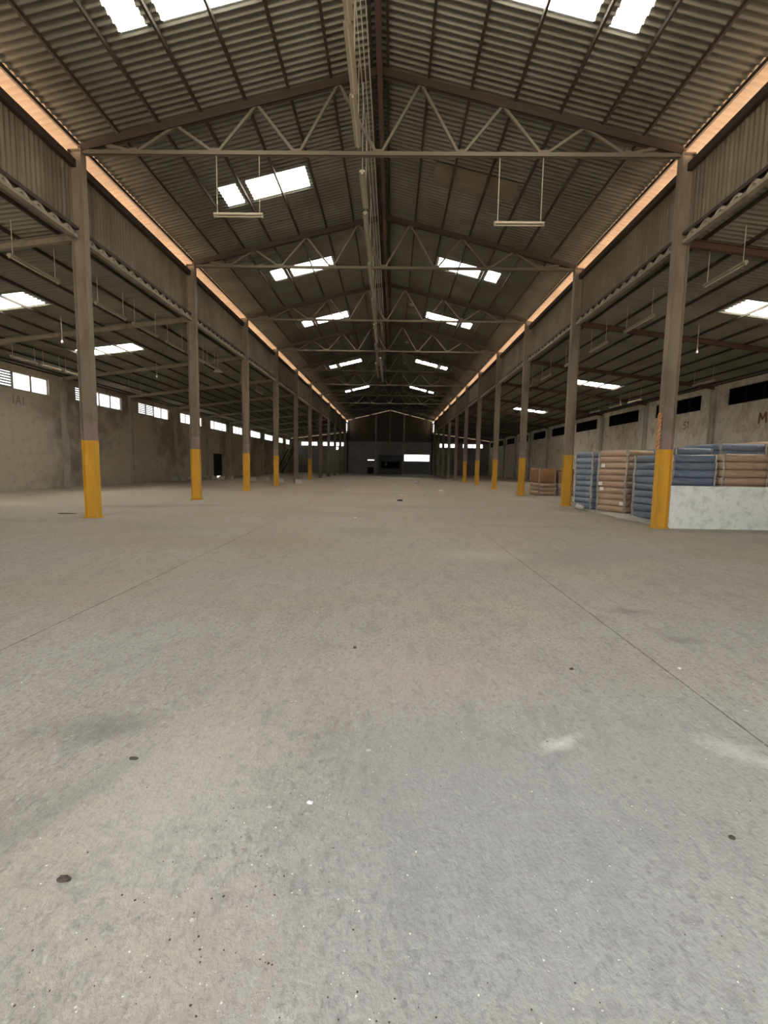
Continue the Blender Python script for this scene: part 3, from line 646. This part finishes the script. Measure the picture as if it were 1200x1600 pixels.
# steel stair by the window wall near the far end
root = thing('steel_stair', 'dark steel stair rising along the window wall near the far end', 'stair', (-16.6, 69.5, 0))
for x in (-.5, .5): b = MB(); b.bar((x, 0, .05), (x, 8.5, 3.9), .05, .24); b.build('stringer', BLACK, root)
for k in range(20): b = MB(); y = .3 + k * .42; b.box(-.48, .48, y - .13, y + .13, .12 + k * .19, .15 + k * .19); b.build('tread', BLACK, root)
b = MB(); b.bar((.5, 0, 1.0), (.5, 8.5, 4.85), .05, .05)
for k in range(5): y = .2 + k * 2; b.bar((.5, y, .1 + y * .453), (.5, y, .98 + y * .453), .04, .04)
b.build('handrail', BLACK, root)

# ------------------------------------------------------------------ concrete blocks and litter
bb = MB()
for (x0, x1, y0, y1) in ((-.2, .2, -.1, -.065), (-.2, .2, .065, .1), (-.2, -.165, -.065, .065), (-.018, .018, -.065, .065), (.165, .2, -.065, .065)): bb.box(x0, x1, y0, y1, 0, .2)
bm_ = bb.mesh('concrete_block', BLOCK)
bl = [(-16.7, 36.2, .3, 'beside a pilaster of the window wall, left of two'), (-16.2, 36.5, 1.0, 'beside a pilaster of the window wall, right of two'), (-15.7, 40.8, .1, 'first of the row before the dark side door'), (-14.9, 39.6, .8, 'second of the row before the dark side door'), (-14.25, 39.8, .2, 'third of the row before the dark side door'), (-14.1, 41.6, 1.3, 'last of the row before the dark side door'), (-11.05, 38.1, .4, 'standing between the third and fourth columns, nearer the third'), (-10.04, 38.6, 1.2, 'standing between the third and fourth columns, nearer the fourth'), (-8.3, 36.3, .2, 'lying at the near side of the fourth column'), (-6.6, 34.7, .5, 'lying alone in front of the fifth column')]
for (x, y, a, lab) in bl:
    o = link('concrete_block', bm_, None, (x, y, 0), a); o.scale = (1.25, 1.3, 1.7); tag(o, 'grey concrete block ' + lab, 'concrete block', 'concrete blocks on the window side')
crumple('white_lump', 'white lump lying by the window wall near the second column', 'rubble', (-16.9, 39.5, 0), .16, .16, .13, PALEST, 12)  # small white lump placed against the window wall
for i, (x, y, rx, ry, rz, M, lab) in enumerate([
    (.82, 19.49, .13, .10, .045, LEAFM, 'dark brown scrap on the open floor in mid hall'),
    (.99, 23.3, .25, .14, .02, SHEET, 'flat pale scrap of plastic just beyond the dark scrap'),
    (3.37, 27.5, .18, .14, .06, PALEST, 'white crumpled scrap on the floor near a joint'),
    (2.65, 41.6, .24, .2, .09, PALEST, 'pale crumpled scrap far down the hall before a dark streak'),
    (-.55, 12.9, .05, .04, .02, PALEST, 'small white chip on the floor in mid hall'),
    (-8.6, 12.7, .28, .12, .012, LEAFM, 'flat dark scrap on the floor beside the first window-side column')]):
    crumple('floor_scrap', lab, 'scrap', (x, y, 0), rx, ry, rz, M, 60 + i)
for i, (x, y, s, M, lab) in enumerate([
    (.36, 2.29, .018, STONEM, 'small grey stone on the near floor under the middle of the hall'),
    (-.82, 2.17, .02, LEAFM, 'small dark leaf on the near floor at the end of a dark stain'),
    (-.69, 1.49, .026, LEAFM, 'dark curled leaf on the near floor in the lower left corner'),
    (-.05, 1.87, .016, STONEM, 'pair of grey chips beside the pale beige patch of floor'),
    (.18, 3.65, .022, LEAFM, 'small dark chip on the centre floor'),
    (1.83, 3.34, .02, LEAFM, 'small reddish dark chip on the floor toward the low white wall'),
    (2.7, 2.79, .022, STONEM, 'grey stone near the edge of the floor on the mattress side'),
    (1.88, 1.77, .018, LEAFM, 'small black scrap on the grey floor toward the lower right corner'),
    (.12, 1.9, .018, PALEST, 'white chip with a grey halo on the near floor'),
    (2.66, 3.39, .02, PALEST, 'thin white splinter on the floor toward the mattress side'),
    (-.17, 1.36, .014, STONEM, 'dark grey pebble close to the camera left of the middle')]):
    crumple('floor_chip', lab, 'chip', (x, y, 0), s * R.uniform(.7, 1.1), s * .5, s * .45, M, 90 + i)
# countless grit
gr = MB()
def chip(b, x, y, s, mi):
    a = R.uniform(0, 6.28); p = [(x + s * math.cos(a + k * 1.57) * R.uniform(.5, 1.2), y + s * math.sin(a + k * 1.57) * R.uniform(.5, 1.2), .0005) for k in range(4)]
    b.add(p + [(x, y, s * R.uniform(.3, .7))], [(0, 1, 4), (1, 2, 4), (2, 3, 4), (3, 0, 4)], mi)
for k in range(2600):
    y = 1.1 + 9 * R.random() ** 2.2; x = .45 + R.uniform(-.95, .95) * (y + .3)
    chip(gr, x, y, .0012 + .0030 * R.random() ** 3 * (1 + y * .3), R.choice((0, 0, 1, 1, 2)))
for k in range(320):
    y = 1.1 + .9 * R.random(); x = R.gauss(-.05, .22); chip(gr, x, y, .0012 + .0042 * R.random() ** 2, R.choice((0, 1, 2, 2)))
o = gr.build('floor_grit', [PALEST, STONEM, LEAFM]); o['kind'] = 'stuff'; o['label'] = 'fine grit and chips strewn over the near concrete floor'; o['category'] = 'grit'
